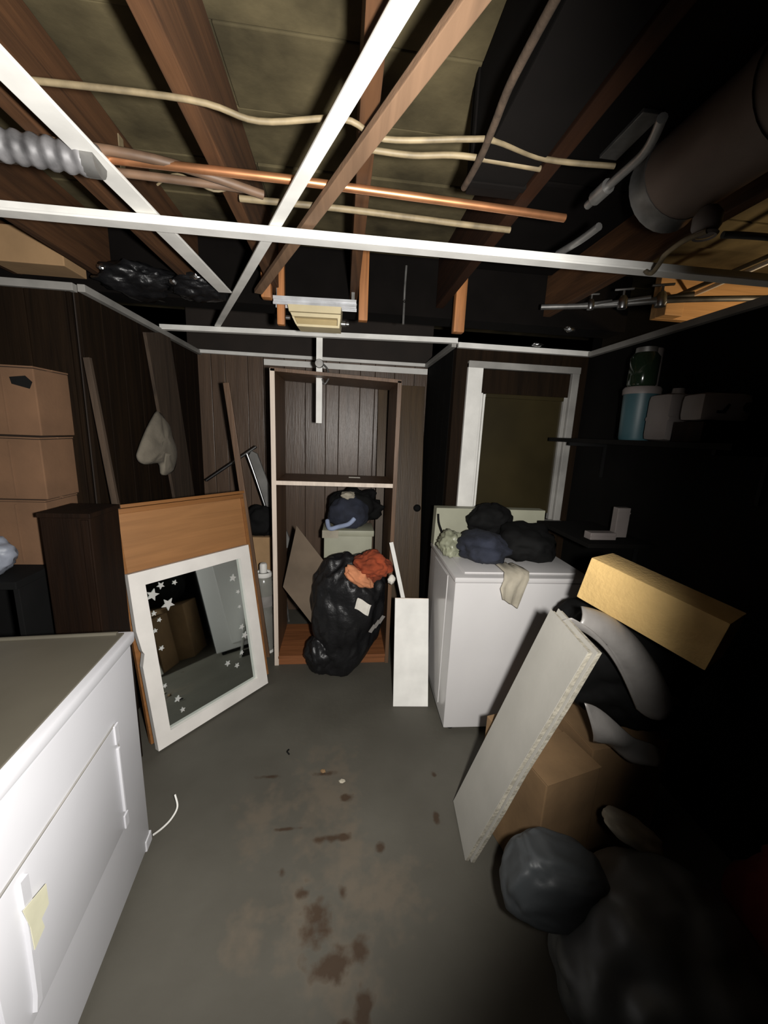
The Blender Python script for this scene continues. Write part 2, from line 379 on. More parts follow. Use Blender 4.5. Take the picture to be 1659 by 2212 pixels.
# wood hangers and the fixture
def hanger(label, x0, x1, y0, z0, z1, th=.05):
    solo('wood_hanger', label, 'hanger', M_orange, lambda b: box(b, x0, x1, y0, y0 + th, z0, z1, .006), True, 'wood hangers at the beam')
hanger('orange wood hanger left of the cream fixture, the thicker one', -.385, -.340, 1.98, 2.185, 2.478)
hanger('orange wood hanger against the left end of the silver bar', -.322, -.286, 2.03, 2.085, 2.478, .035)
hanger('orange wood hanger right of the cream fixture', .064, .108, 1.97, 2.115, 2.478, .045)
hanger('dull brown wood hanger to the right, alone below the cross rail', .545, .60, 2.03, 2.11, 2.478)
fx = thing('hanging_fixture', 'cream box fixture under a silver bar between orange wood hangers', 'fixture', (-.14, 2.02, 2.07), math.radians(-4))
part('bar', M_bars, fx, lambda b: (box(b, -.195, .195, -.018, .03, .110, .122, .001), box(b, -.195, .195, -.026, -.018, .098, .109, .001), box(b, -.195, .195, -.026, -.018, .120, .135, .001), box(b, -.195, .195, .028, .034, .098, .135, .001)))
part('housing', M_cream, fx, lambda b: (prism(b, [(-.125, .098), (-.119, .068), (.123, .068), (.125, .098)], -.034, .06), prism(b, [(-.112, .068), (-.108, .060), (.118, .060), (.12, .068)], -.012, .055)))
part('ledge', M_cream, fx, lambda b: prism(b, [(-.110, .060), (-.102, .044), (.124, .044), (.124, .060)], -.048, .06))
part('recess', M_amber, fx, lambda b: prism(b, [(-.100, .044), (-.080, .008), (.112, .008), (.112, .044)], -.012, .045))
part('tray_lip', M_cream, fx, lambda b: prism(b, [(-.083, .010), (-.078, .0), (.120, .0), (.120, .010)], -.052, .05))
part('end_cheek', M_cream, fx, lambda b: prism(b, [(.110, .044), (.110, .010), (.120, .010), (.124, .044)], -.05, .05))
part('end_cheek', M_cream, fx, lambda b: prism(b, [(-.104, .044), (-.086, .010), (-.078, .010), (-.094, .044)], -.04, .05))
part('knob', M_chrome, fx, lambda b: lathe(b, [(0, 0), (.013, 0), (.013, .02), (.009, .024), (.009, .036), (0, .036)], 14, Matrix.Translation((.125, -.01, .03)) @ Matrix.Rotation(math.pi / 2, 4, 'Y')), True)
part('knob', M_chrome, fx, lambda b: lathe(b, [(0, 0), (.009, 0), (.009, .02), (0, .02)], 14, Matrix.Translation((-.118, -.01, .045)) @ Matrix.Rotation(-math.pi / 2, 4, 'Y')), True)
for xx in (-.185, .17): part('strap', M_galv, fx, lambda b: box(b, xx, xx + .015, 0, .012, .122, .405))

# cables and pipes under the joists
def run(name, label, cat, material, pts, r, group=None, n=10, k=6):
    return solo(name, label, cat, material, lambda b: tube(b, spline(pts, k), r, n), True, group)
run('cable', 'cream cable sagging across the joists at the top', 'cable', M_cable, [(-1.4, .99, 2.232), (-.665, .964, 2.234), (-.32, .961, 2.236), (-.186, .977, 2.225), (-.013, .958, 2.236), (.077, .977, 2.222), (.255, .956, 2.228), (.32, .96, 2.234), (.457, .997, 2.236), (.62, .985, 2.232)], .0058, 'cables')
run('cable', 'second shorter cream cable just behind the long one', 'cable', M_cable, [(.04, 1.04, 2.238), (.15, 1.035, 2.234), (.266, 1.023, 2.238), (.46, 1.03, 2.236)], .0065, 'cables')
run('copper_pipe', 'shiny copper pipe crossing beyond the cables', 'pipe', M_copper, [(-.62, 1.155, 2.222), (-.19, 1.156, 2.222), (-.06, 1.160, 2.222), (.371, 1.177, 2.222), (.62, 1.19, 2.222)], .0105)
run('water_pipe', 'dull brown pipe behind the copper pipe', 'pipe', M_cable, [(-.30, 1.275, 2.226), (-.012, 1.272, 2.226), (.32, 1.285, 2.226), (.5, 1.29, 2.226)], .0085)
run('water_pipe', 'dark pipe at left passing over the slanted short rail', 'pipe', M_pipe, [(-1.4, 1.09, 2.226), (-.79, 1.121, 2.226), (-.47, 1.144, 2.226), (-.23, 1.245, 2.226)], .011)
run('water_pipe', 'second dark pipe at left, nearer the cross rail', 'pipe', M_pipe, [(-1.4, 1.20, 2.228), (-.70, 1.215, 2.228), (-.26, 1.23, 2.228)], .010)
run('cable', 'thin loose wire curling beside the dark left pipes', 'cable', M_cable, [(-.52, 1.28, 2.24), (-.45, 1.24, 2.25), (-.36, 1.24, 2.22), (-.30, 1.27, 2.25), (-.24, 1.3, 2.24)], .003, 'cables')
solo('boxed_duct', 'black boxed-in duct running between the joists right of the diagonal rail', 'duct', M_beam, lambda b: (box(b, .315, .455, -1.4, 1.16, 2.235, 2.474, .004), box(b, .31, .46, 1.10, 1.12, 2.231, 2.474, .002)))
run('cable', 'dark cable along the lower edge of the black boxed-in duct', 'cable', M_greyw, [(.31, .62, 2.25), (.292, .80, 2.232), (.296, .90, 2.226), (.301, .98, 2.225), (.303, 1.06, 2.230), (.305, 1.14, 2.24)], .008, 'cables')
run('cable', 'thin grey cable end hanging below the beam, right of fixture', 'cable', M_galv, [(.305, 2.139, 2.43), (.302, 2.137, 2.33), (.302, 2.135, 2.24), (.300, 2.12, 2.15)], .006, 'cables')
fd = thing('flexible_duct', 'ribbed silver flexible duct at the far upper left', 'duct')
part('hose', M_corr, fd, lambda b: tube(b, [(-1.5 + .92 * i / 180, 1.06 + .04 * max(0, (i - 120) / 60), 2.183) for i in range(181)], .02, 14, True, lambda t: .030 + .003 * math.sin(t * 2 * math.pi * 30)), 'all')
part('collar', M_galv, fd, lambda b: tube(b, [(-.60, 1.098, 2.183), (-.57, 1.10, 2.183)], .032, 16), True)
solo('metal_strap', 'short pale strap nailed to the joist beside the short slanted rail', 'strap', M_cable, lambda b: box(b, -.7005, -.697, 1.462, 1.490, 2.315, 2.458, .001))

# left side clutter above the grid
solo('wood_block', 'tan wooden block in the joist bay at the left edge', 'block', M_card, lambda b: box(b, -1.485, -1.19, 1.95, 2.10, 2.235, 2.375, .004))
for i, (c, r, lb_) in enumerate([((-.97, 2.12, 2.25), (.16, .12, .06), 'larger black plastic sheet bundle above the left rails'), ((-.68, 2.06, 2.225), (.12, .09, .045), 'smaller black plastic bundle near the slanted rail end')]):
    solo('plastic_bundle', lb_, 'plastic sheet', M_bag, lambda b: lump(b, c, r, .3, 2.2, 4, i + 3, None, .3, 4), 'all', 'plastic above the left rails')
for i, (c, r) in enumerate([((-1.06, 1.98, 2.255), (.018, .01, .012)), ((-.66, 1.95, 2.235), (.02, .012, .01)), ((-.76, 1.97, 2.215), (.018, .01, .012))]):
    solo('foil_scrap', ['crumpled foil scrap on the larger black bundle', 'crumpled foil scrap beside the slanted rail end', 'crumpled foil scrap low on the smaller black bundle'][i], 'foil', M_chrome, lambda b: lump(b, c, r, .5, 2, 2, i), False, 'foil scraps above the left rails')

# right side clutter above the grid
dk = thing('round_duct', 'big brown round duct at the upper right', 'duct', (.885, .2, 2.30))
part('pipe', M_duct, dk, lambda b: tube(b, [(0, 0, 0), (0, .45, 0), (0, .90, 0)], .105, 28), True)
part('seam_band', M_duct, dk, lambda b: tube(b, [(0, .62, 0), (0, .655, 0)], .110, 28), True)
part('end_collar', M_galv, dk, lambda b: tube(b, [(0, .90, 0), (0, .93, -.004), (0, .95, -.006)], .1, 28, True, lambda t: .108 + .006 * math.sin(t * 9)), True)
run('conduit', 'grey conduit left of the round duct', 'pipe', M_galv, [(.60, .82, 2.215), (.632, .90, 2.212), (.634, 1.0, 2.212), (.632, 1.10, 2.21)], .010, 'grey conduits')
part('coupling', M_galv, bpy.data.objects['conduit'], lambda b: tube(b, [(.633, 1.02, 2.212), (.632, 1.07, 2.211)], .017, 12), True)
run('conduit', 'short grey conduit nearer the cross rail at right', 'pipe', M_galv, [(.715, 1.17, 2.20), (.711, 1.25, 2.20), (.70, 1.36, 2.205)], .011, 'grey conduits')
shade = thing('shading', 'added black insulation between the joists around the round duct', 'shading', (.513, -1.4, 2.425))  # added black panels stand in for shade over the boards
for k in range(5): part('shade_panel', M_beam, shade, lambda b: box(b, 0, .544, k * .7, k * .7 + .695, 0, .049, .012))
solo('steel_plate', 'small grey plate fixed above the round duct', 'plate', M_galv, lambda b: box(b, .735, .79, 1.08, 1.25, 2.416, 2.4265, .002))
sk = thing('lamp_socket', 'white round lamp socket at the end of the duct', 'socket', (.915, 1.022, 2.16))
part('cup', M_jugw, sk, lambda b: lathe(b, [(0, -.03), (.022, -.028), (.032, -.01), (.032, .015), (.02, .032), (0, .034)], 20), True)
part('rim', M_jugw, sk, lambda b: lathe(b, [(.020, -.031), (.026, -.034), (.030, -.028)], 20), True)
run('conduit', 'pale conduit running right from the lamp socket', 'pipe', M_galv, [(.945, 1.0, 2.125), (1.04, .99, 2.125), (1.35, .98, 2.125)], .008, 'grey conduits')
run('cable', 'pale wire curving down from the lamp socket to the cross rail', 'cable', M_cable, [(.90, 1.0, 2.13), (.885, 1.05, 2.128), (.895, 1.12, 2.125), (.93, 1.18, 2.13), (.955, 1.24, 2.125), (.97, 1.29, 2.15)], .007, 'cables')
def valve(label, loc, rz, s=1.0):
    t = thing('pipe_valve', label, 'valve', loc, rz, 'pipe valves at the right')
    part('pipe', M_galv, t, lambda b: tube(b, [(-.11 * s, 0, 0), (.11 * s, 0, .02 * s)], .011 * s, 12), True)
    part('body', M_chrome, t, lambda b: lathe(b, [(0, -.022 * s), (.02 * s, -.02 * s), (.024 * s, 0), (.02 * s, .02 * s), (.012 * s, .035 * s), (0, .035 * s)], 14), True)
    part('handle', M_galv, t, lambda b: (tube(b, [(0, 0, .03 * s), (0, 0, .06 * s)], .005 * s, 8), box(b, -.04 * s, .04 * s, -.006 * s, .006 * s, .058 * s, .066 * s, .002)), True)
valve('metal pipe valve above the window, nearest the cross rail', (1.28, 1.82, 2.23), -.44)
valve('metal pipe valve beside the lit pine block', (1.42, 1.758, 2.233), -.44, 1.1)
valve('smaller metal pipe valve low over the right wall angle', (1.16, 1.876, 2.23), -.35, .8)
run('water_pipe', 'grey pipe feeding the valves over the right wall', 'pipe', M_galv, [(.95, 1.95, 2.23), (1.2, 1.86, 2.23), (1.5, 1.72, 2.235), (1.9, 1.62, 2.24)], .012)
for i, (c, r) in enumerate([((1.175, 2.40, 2.165), (.035, .015, .012)), ((1.215, 2.13, 2.19), (.03, .012, .016))]):
    solo('foil_scrap', ['shiny foil scrap on the wall angle above the window', 'shiny foil scrap hanging under the black beam at right'][i], 'foil', M_chrome, lambda b: lump(b, c, r, .5, 2, 2, i + 9), False, 'foil scraps above the window')
wh = thing('pine_blocking', 'warmly lit pine board above the right wall, in the next room', 'board', (1.6, 2.0, 2.24))
part('board', M_pine, wh, lambda b: box(b, 0, .95, 0, .04, 0, .236, .003))
part('cleat', M_pine, wh, lambda b: box(b, 0, .10, -.06, 0, 0, .09, .004))
run('conduit', 'bright lit conduit above the right wall', 'pipe', M_railw, [(1.70, 1.30, 2.355), (1.74, 1.66, 2.355), (1.77, 1.98, 2.355)], .010, 'grey conduits')
run('conduit', 'dimmer lit conduit beside the bright one over the right wall', 'pipe', M_cable, [(1.62, 1.10, 2.335), (1.64, 1.55, 2.335), (1.66, 1.98, 2.335)], .010, 'grey conduits')

# ================================================================ appliances
# left dryer
dr = thing('clothes_dryer', 'white clothes dryer with shade painted on its top in the left foreground', 'dryer', (-.70, 1.27, 0), math.radians(4.5))
DW = .70
def dry(b): box(b, -.67, 0, -DW, 0, .03, .862, .012)
part('body', M_dryer, dr, dry, True)
part('top_rim', M_dryer, dr, lambda b: (box(b, -.67, .012, -DW - .005, .006, .868, .905, .010)), True)
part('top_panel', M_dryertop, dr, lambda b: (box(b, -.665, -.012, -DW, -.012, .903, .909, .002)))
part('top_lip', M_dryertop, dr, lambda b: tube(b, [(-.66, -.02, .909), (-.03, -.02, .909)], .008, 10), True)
dd = part('door', M_dryer, dr, lambda b: box(b, -.004, .005, -.66, -.155, .30, .675, .002), True)
part('recess_grip', M_dryer, dd, lambda b: box(b, .004, .013, -.172, -.160, .36, .60, .003))
part('hinge', M_dryer, dd, lambda b: (box(b, .004, .010, -.174, -.150, .615, .68, .002)))
part('hinge', M_dryer, dd, lambda b: (box(b, .004, .010, -.174, -.150, .295, .345, .002)))
part('door_gap_shade', M_trim, dd, lambda b: (box(b, .0005, .0045, -.64, -.16, .6755, .680, .0005), box(b, .0005, .0045, -.1545, -.150, .35, .60, .0005)))  # thin grey strips stand for the shade in the door gap
hd = part('door_handle', M_dryer, dd, lambda b: prism(b, [(-.012, .66), (.010, .655), (.006, .50), (-.012, .33), (-.030, .325), (-.022, .36), (-.014, .52)], -.014, -.004, Matrix.Translation((0, -.570, 0)) @ Matrix.Rotation(math.pi / 2, 4, 'Z')), True)
part('tape', M_tape, hd, lambda b: prism(b, [(-.022, .60), (.045, .575), (.043, .52), (.018, .515), (.022, .485), (-.012, .475), (-.012, .54)], -.017, -.0155, Matrix.Translation((0, -.570, 0)) @ Matrix.Rotation(math.pi / 2, 4, 'Z')))
for xx in (-.62, -.05):
    for yy in (-.65, -.05): part('foot', M_blackc, dr, lambda b: lathe(b, [(0, 0), (.02, 0), (.018, .03), (0, .03)], 12, Matrix.Translation((xx, yy, 0))))
part('foot_bracket', M_dryer, dr, lambda b: box(b, -.03, .004, -.045, .004, .03, .075, .004))
run('white_wire', 'short white wire curling on the floor behind the dryer', 'wire', M_railw, [(-.70, 1.29, .03), (-.685, 1.33, .012), (-.668, 1.37, .008), (-.660, 1.41, .02), (-.68, 1.44, .05)], .004)

# washing machine behind right
wm = thing('washing_machine', 'white washing machine under dark bags against the dark wall', 'washing machine', (.578, 1.768, 0), math.radians(-1.5))
part('body', M_white, wm, lambda b: box(b, 0, .72, 0, .62, .03, .875, .010), True)
part('lid_deck', M_white, wm, lambda b: box(b, -.004, .724, -.006, .62, .878, .905, .008), True)
part('lid', M_white, wm, lambda b: box(b, .06, .66, .05, .50, .905, .915, .004), True)
part('backsplash', M_sage, wm, lambda b: prism(b, [(.0, .905), (.72, .905), (.715, 1.15), (.005, 1.15)], .55, .63))
part('side_crease', M_white, wm, lambda b: box(b, -.004, .001, .14, .46, .08, .86, .0015))
for xx in (.05, .67):
    for yy in (.05, .57): part('foot', M_blackc, wm, lambda b: lathe(b, [(0, 0), (.02, 0), (.018, .03), (0, .03)], 12, Matrix.Translation((xx, yy, 0))))
for (c, r, sd, lb_, mm) in [((.80, 2.02, .99), (.14, .17, .085), 1, 'navy laundry bag lying on the washing machine lid', M_cloth_n), ((1.06, 2.06, 1.01), (.17, .18, .105), 2, 'black laundry bag on the right of the washing machine', M_blackc),
                            ((.90, 2.20, 1.10), (.13, .085, .10), 5, 'black bag piled behind the navy laundry bag', M_blackc)]:
    solo('laundry_bag', lb_, 'bag', mm, lambda b: lump(b, c, r, .25, 1.8, 4, sd, .916, .12, 4), 'all', 'bags on the washing machine')
solo('plastic_bag', 'crumpled greenish plastic bag on the back corner of the washing machine', 'bag', M_greenbag, lambda b: lump(b, (.66, 2.13, .97), (.075, .09, .075), .4, 2.2, 4, 11, .906, .25, 5), 'all')
run('cable', 'black power cord drooping over the washing machine control panel', 'cable', M_blackc, [(.60, 2.28, 1.12), (.605, 2.26, 1.06), (.63, 2.2, .99), (.66, 2.18, .96)], .006, 'cables')
def hang(s, t): return Vector((.006 * math.sin(s * 14 + t * 3), -.012 - .012 * math.sin(s * 9) if t < .5 else .02 * math.sin(s * 7), 0))
def drape(b):
    pts = [(0, .13, .02), (0, .07, .012), (0, .01, .008), (0, -.02, -.01), (0, -.024, -.05), (0, -.022, -.11)]
    n = 10; rows = []
    for i in range(n + 1):
        s = i / n; row = []
        for j, (px, py, pz) in enumerate(pts):
            wdt = .13 * (1 - .35 * (j == 5) - .25 * (j == 0)); sh = .02 * math.sin(j)
            row.append(Vector((.83 + sh + (s - .5) * wdt + .05, 1.762 + py + .008 * math.sin(s * 13 + j), .908 + pz + (.012 * abs(math.sin(s * 9 + j)) if j < 3 else (-.05 * s if j == 5 else 0)))))
        rows.append(row)
    V = [[b.verts.new(p) for p in r] for r in rows]; V2 = [[b.verts.new(p + Vector((0, -.006, .006))) for p in r] for r in rows]
    m_ = len(pts)
    for i in range(n):
        for j in range(m_ - 1):
            b.faces.new((V[i][j], V[i + 1][j], V[i + 1][j + 1], V[i][j + 1])); b.faces.new((V2[i][j], V2[i][j + 1], V2[i + 1][j + 1], V2[i + 1][j]))
        for j in (0, m_ - 1): b.faces.new((V[i][j], V2[i][j], V2[i + 1][j], V[i + 1][j]))
    for i in (0, n):
        for j in range(m_ - 1): b.faces.new((V[i][j], V[i][j + 1], V2[i][j + 1], V2[i][j]))
solo('rag', 'beige rag hanging over the front edge of the washing machine', 'rag', M_cloth_p, drape, 'all')

# ================================================================ alcove: shelving and what stands in it
sh = thing('shelving_unit', 'tall open wooden shelving unit in the alcove', 'shelf', (-.43, 2.43, 0), 0)
part('side_panel', M_shelfw, sh, lambda b: box(b, 0, .022, .012, .45, 0, 1.94, .001))
part('side_panel', M_shelfw, sh, lambda b: box(b, .76, .782, .012, .45, 0, 1.91, .001))
part('front_edge', M_shelfe, sh, lambda b: box(b, -.002, .026, 0, .012, 0, 1.94, .001))
part('front_edge', M_shelfw, sh, lambda b: box(b, .758, .784, 0, .012, 0, 1.91, .001))
part('top_board', M_shelfw, sh, lambda b: box(b, 0, .782, .0, .45, 0, .02, .001, Matrix.Translation((0, 0, 1.925)) @ Matrix.Rotation(math.radians(2), 4, 'Y')))
part('middle_shelf', M_shelfw, sh, lambda b: box(b, .022, .76, .012, .45, 1.255, 1.275, .001))
part('shelf_lip', M_shelfe, sh, lambda b: box(b, .024, .758, 0, .012, 1.252, 1.278, .001))
part('bottom_shelf', M_bottom, sh, lambda b: box(b, .022, .76, .0, .45, .05, .07, .001))
part('kick_board', M_bottom, sh, lambda b: box(b, .022, .76, .01, .025, 0, .05, .001))
solo('paper_slip', 'small white slip lying on the middle shelf', 'paper', M_scrap, lambda b: box(b, .05, .13, 2.72, 2.76, 1.276, 1.279))

bx = thing('storage_box', 'sage grey storage box standing in the shelving behind the bag', 'box', (-.115, 2.63, .072))
part('body', M_sage, bx, lambda b: box(b, 0, .34, .0, .22, 0, .80, .008), True)
part('lid', M_sage, bx, lambda b: box(b, -.012, .352, -.012, .232, .80, .845, .010), True)
part('flap', M_cloth_p, bx, lambda b: box(b, -.012, .10, -.02, -.014, .79, .845, .002))
cp = thing('cap', 'navy cap with pale blue trim on the storage box', 'cap', (.055, 2.72, .918))
part('crown', M_cloth_n, cp, lambda b: lump(b, (0, 0, .10), (.145, .10, .13), .16, 2, 4, 21, .002), 'all')
part('brim', M_cloth_b, cp, lambda b: tube(b, spline([(-.15, -.06, .06), (-.13, -.115, .015), (-.07, -.125, .03), (0, -.12, .05), (.04, -.10, .085)]), .016, 10), 'all')
part('top_tuft', M_cloth_p, cp, lambda b: lump(b, (-.01, -.02, .235), (.05, .045, .03), .4, 2, 3, 22), 'all')
solo('dark_jacket', 'black jacket bunched behind the navy cap', 'jacket', M_blackc, lambda b: lump(b, (.11, 2.80, 1.06), (.18, .055, .135), .3, 2, 4, 25, .919), 'all')

# black rubbish bag
def bagfn(p, d):
    if d.z > .55: p.x += .03 * (d.z - .55); 
    if p.z < -.22:                                         # slumped foot toward the left front
        t = min(1, (-.22 - p.z) / .2); p.x -= .07 * t; p.y -= .04 * t
    p.x *= 1 + .05 * max(-1, min(1, p.z / .3))
    if d.z > .3: p.z -= .12 * (d.z - .3)
    return p
tb = thing('rubbish_bag', 'full black rubbish bag slumped in front of the shelving', 'bag', (.065, 2.42, 0))
part('bag', M_bag, tb, lambda b: (lump(b, (-.01, 0, .435), (.25, .185, .455), .12, 1.7, 6, 31, .004, .05, 3.2, bagfn), lump(b, (-.165, -.05, .12), (.115, .10, .15), .2, 1.5, 5, 33, .003, .10, 3)), 'all')
part('print', M_pbag, tb, lambda b: [box(b, -.012, .012, -.003, .003, -.03, .03, .001, Matrix.Translation((.150 + i * .028, -.178 + i * .012, .37 + i * .025)) @ Matrix.Rotation(.55, 4, 'Y') @ Matrix.Rotation(.35, 4, 'Z')) for i in range(3)])
solo('garment', 'rust red garment poking out of the black rubbish bag', 'garment', M_cloth_r, lambda b: lump(b, (.20, 2.30, .775), (.115, .10, .085), .30, 1.8, 5, 41, None, .12, 3), 'all')
solo('garment', 'peach cloth poking out in front of the rust red garment', 'garment', M_cloth_o, lambda b: lump(b, (.115, 2.225, .725), (.085, .05, .05), .3, 1.8, 4, 44, None, .08, 3, lambda p, d: Vector((p.x, p.y, p.z - .5 * p.x))), 'all')
solo('paper_scrap', 'torn white paper stuck in the front of the black rubbish bag', 'paper', M_scrap, lambda b: sheet(b, (.115, 2.212, .595), (.085, .0, -.05), (-.02, -.012, -.055), 6, 4, lambda s, t: Vector((0, .008 * math.sin(6 * s), .01 * math.sin(5 * t))), .003))
solo('white_ball', 'small white crumpled ball at the right shoulder of the rubbish bag', 'ball', M_scrap, lambda b: lump(b, (.325, 2.27, .69), (.024, .02, .03), .3, 2, 3, 5), 'all')

# cartons and boards around it
wc = thing('white_board', 'white board leaning upright beside the washing machine', 'board', M=basis((.332, 1.985, .002), (.212, -.012, 0), (.005, .215, .60)))
part('board', M_whitep, wc, lambda b: box(b, 0, .210, 0, .016, 0, .632, .0015))
part('edge_band', M_shelfe, wc, lambda b: box(b, .0, .210, .001, .015, .632, .635, .0005))
solo('white_lath', 'white lath leaning between the rubbish bag and the white carton', 'lath', M_whitep, lambda b: box(b, 0, .93, -.013, .013, -.006, .006, .001, basis((.545, 2.235, .01), (-.21, .15, .865), (0, -1, .2))))
nd = thing('closet_door', 'narrow dark brown closet door leaning behind the shelving', 'door', M=basis((.28, 2.93, .01), (1, 0, 0), (0, .32, 1.97)))
part('slab', M_doorw, nd, lambda b: box(b, 0, .38, -.03, 0, 0, 1.99, .003))
nk = part('knob', M_blackc, nd, lambda b: lathe(b, [(0, 0), (.022, 0), (.010, .012), (.010, .022), (.028, .032), (.030, .045), (.018, .058), (0, .06)], 18, Matrix.Translation((.335, -.03, 1.0)) @ Matrix.Rotation(math.pi / 2, 4, 'X')), True)
for i, (a, u, v, lb_, mm) in enumerate([((-.375, 2.47, .56), (.085, .05, .41), (.20, -.05, -.25), 'brown cardboard sheet leaning inside the left of the shelving', M_sheetc)]):
    solo('cardboard_sheet', lb_, 'cardboard', mm, lambda b: sheet(b, a, u, v, 6, 6, lambda s, t: Vector((0, .012 * math.sin(3 * s), 0)), .006))
ib = thing('ironing_board', 'folded grey ironing board behind the shelving', 'ironing board')
part('board', M_ibcloth, ib, lambda b: prism(b, [(-.70, 1.385), (-.68, 1.42), (-.64, 1.40), (-.405, .735), (-.42, .66), (-.475, .66), (-.52, .74)], 3.02, 3.05))
part('edge_tube', M_chrome, ib, lambda b: tube(b, spline([(-.71, 3.0, 1.40), (-.66, 3.0, 1.25), (-.56, 3.0, .92), (-.50, 3.0, .72)]), .010, 10), True)
part('leg', M_chrome, ib, lambda b: tube(b, [(-1.01, 3.0, 1.19), (-.64, 3.0, 1.455)], .011, 10), True)
part('leg', M_galv, ib, lambda b: tube(b, [(-.50, 3.04, .70), (-.42, 3.06, 0.0)], .010, 10), True)
tc_ = thing('carton', 'brown carton standing behind the water jug', 'carton', (-.70, 2.84, 0))
part('body', M_card, tc_, lambda b: box(b, 0, .21, 0, .15, 0, .79, .003))
part('flap', M_card, tc_, lambda b: box(b, 0, .21, -.002, .148, .79, .797, .001))
solo('black_bag', 'black bag sitting on the brown carton beside the shelving', 'bag', M_blackc, lambda b: lump(b, (-.60, 2.91, .90), (.115, .07, .12), .25, 2, 4, 51, .798, .1, 4), 'all')
wj = thing('water_jug', 'clear plastic water jug with white cap left of the shelving', 'jug', (-.535, 2.64, 0))
part('body', M_clear, wj, lambda b: lathe(b, [(0, .004), (.068, .004), (.072, .03), (.068, .28), (.060, .31), (.068, .34), (.070, .52), (.055, .575), (.025, .60), (.022, .62), (0, .62)], 28), True)
part('cap', M_whitep, wj, lambda b: lathe(b, [(0, .60), (.026, .60), (.026, .655), (.020, .665), (0, .667)], 18), True)
part('handle_ring', M_whitep, wj, lambda b: lathe(b, [(.045, .585), (.060, .575), (.063, .59), (.05, .603)], 24), True)
part('label_band', M_pbag, wj, lambda b: lathe(b, [(.070, .36), (.073, .36), (.073, .44), (.070, .44)], 28), True)
part('base_ring', M_whitep, wj, lambda b: lathe(b, [(.06, 0), (.075, 0), (.075, .018), (.06, .018)], 28), True)

# ================================================================ mirror and wooden panel
A = Vector((-.887, 1.734, .006)); U = Vector((.434, .512, 0)); V = Vector((-.136, .083, .885))
MM = basis(A, U, V); MW, MH, FW = .668, .897, .068
mi = thing('framed_mirror', 'white framed mirror with star stickers leaning at the left', 'mirror', M=MM)
def frame_side(b, poly): prism(b, poly, -.022, .012)
part('frame_rail', M_framew, mi, lambda b: frame_side(b, [(0, 0), (MW, 0), (MW - FW, FW), (FW, FW)]))
part('frame_rail', M_framew, mi, lambda b: frame_side(b, [(0, MH), (FW, MH - FW), (MW - FW, MH - FW), (MW, MH)]))
part('frame_stile', M_framew, mi, lambda b: frame_side(b, [(0, 0), (FW, FW), (FW, MH - FW), (0, MH), (-.006, .62), (.004, .52), (.012, .5), (-.004, .44)]))
part('frame_stile', M_framew, mi, lambda b: frame_side(b, [(MW, 0), (MW, MH), (MW - FW, MH - FW), (MW - FW, FW)][::-1]))
part('glass', M_mirror, mi, lambda b: box(b, FW - .004, MW - FW + .004, 0, .004, FW - .004, MH - FW + .004))
def star(b, u, v, r, rot):
    prism(b, [(u + (r if i % 2 == 0 else r * .45) * math.sin(rot + i * math.pi / 5), v + (r if i % 2 == 0 else r * .45) * math.cos(rot + i * math.pi / 5)) for i in range(10)], -.004, -.0005)
for (u, v, r) in [(.10, .765, .032), (.165, .695, .034), (.092, .672, .014), (.112, .631, .012), (.085, .585, .012), (.10, .487, .014), (.085, .293, .012), (.214, .795, .014), (.145, .80, .02), (.545, .722, .024), (.565, .631, .014), (.556, .415, .018), (.568, .358, .022), (.532, .263, .014), (.49, .202, .016), (.434, .242, .018), (.135, .194, .018), (.561, .54, .012), (.15, .125, .014)]:
    part('star_sticker', M_star, mi, lambda b: star(b, u, v, r, random.uniform(0, 1)))

Un = U.normalized(); Np = Vector((-Un.y, Un.x, 0))
wp = thing('tan_board', 'tan wooden board with moulded top edge standing behind the white mirror', 'board', M=basis(A + Np * .0565, U, V))
PW, PH = .735, 1.217
part('panel', M_tan, wp, lambda b: box(b, .03, PW - .012, .006, .022, 0, PH - .045, .001))
part('top_moulding', M_tanedge, wp, lambda b: (box(b, -.005, PW + .005, -.012, .024, PH - .018, PH, .004), box(b, .0, PW, -.004, .024, PH - .046, PH - .020, .004)), True)
part('left_stile', M_tanedge, wp, lambda b: box(b, 0, .03, -.004, .024, 0, PH - .046, .003))
part('right_stile', M_tanedge, wp, lambda b: box(b, PW - .02, PW, -.004, .024, 0, PH - .046, .003))

solo('wooden_stick', 'thin brown wooden stick leaning upright right of the tan panel', 'stick', M_shelfw, lambda b: box(b, 0, 1.86, -.018, .018, -.009, .009, .002, basis((-.498, 2.53, .005), (-.208, .0, 1.84), (0, -1, 0))))
solo('leaning_board', 'grey brown board leaning against the left alcove wall', 'board', M_greyw, lambda b: box(b, 0, 2.1, -.16, .16, -.009, .009, .002, basis((-1.09, 3.02, .07), (-.01, -.46, 2.07), (1, 0, 0))))
def clothfn(p, d):
    p.z += .25 * p.y
    return p
def cloth_mesh(b):
    out = [(2.428, 1.665), (2.303, 1.567), (2.2, 1.463), (2.173, 1.415), (2.229, 1.374), (2.408, 1.364), (2.438, 1.292), (2.583, 1.303), (2.640, 1.376), (2.635, 1.466), (2.576, 1.554), (2.494, 1.636)]
    pts = spline([(0, a, c) for a, c in out] + [(0, *out[0])], 4)[:-1]; cy, cz = 2.43, 1.46; n = len(pts); rings = []
    for k, (sc, h) in enumerate([(1, -.004), (1, .010), (.86, .026), (.62, .034), (.32, .040)]):
        rings.append([b.verts.new((-1.076 + h + (.007 * math.sin(p.y * 42 + k) if k > 1 else 0), cy + (p.y - cy) * sc, cz + (p.z - cz) * sc)) for p in pts])
    for A_, B_ in zip(rings, rings[1:]):
        for k in range(n): b.faces.new((A_[k], A_[(k + 1) % n], B_[(k + 1) % n], B_[k]))
    b.faces.new(rings[-1]); b.faces.new(rings[0][::-1])
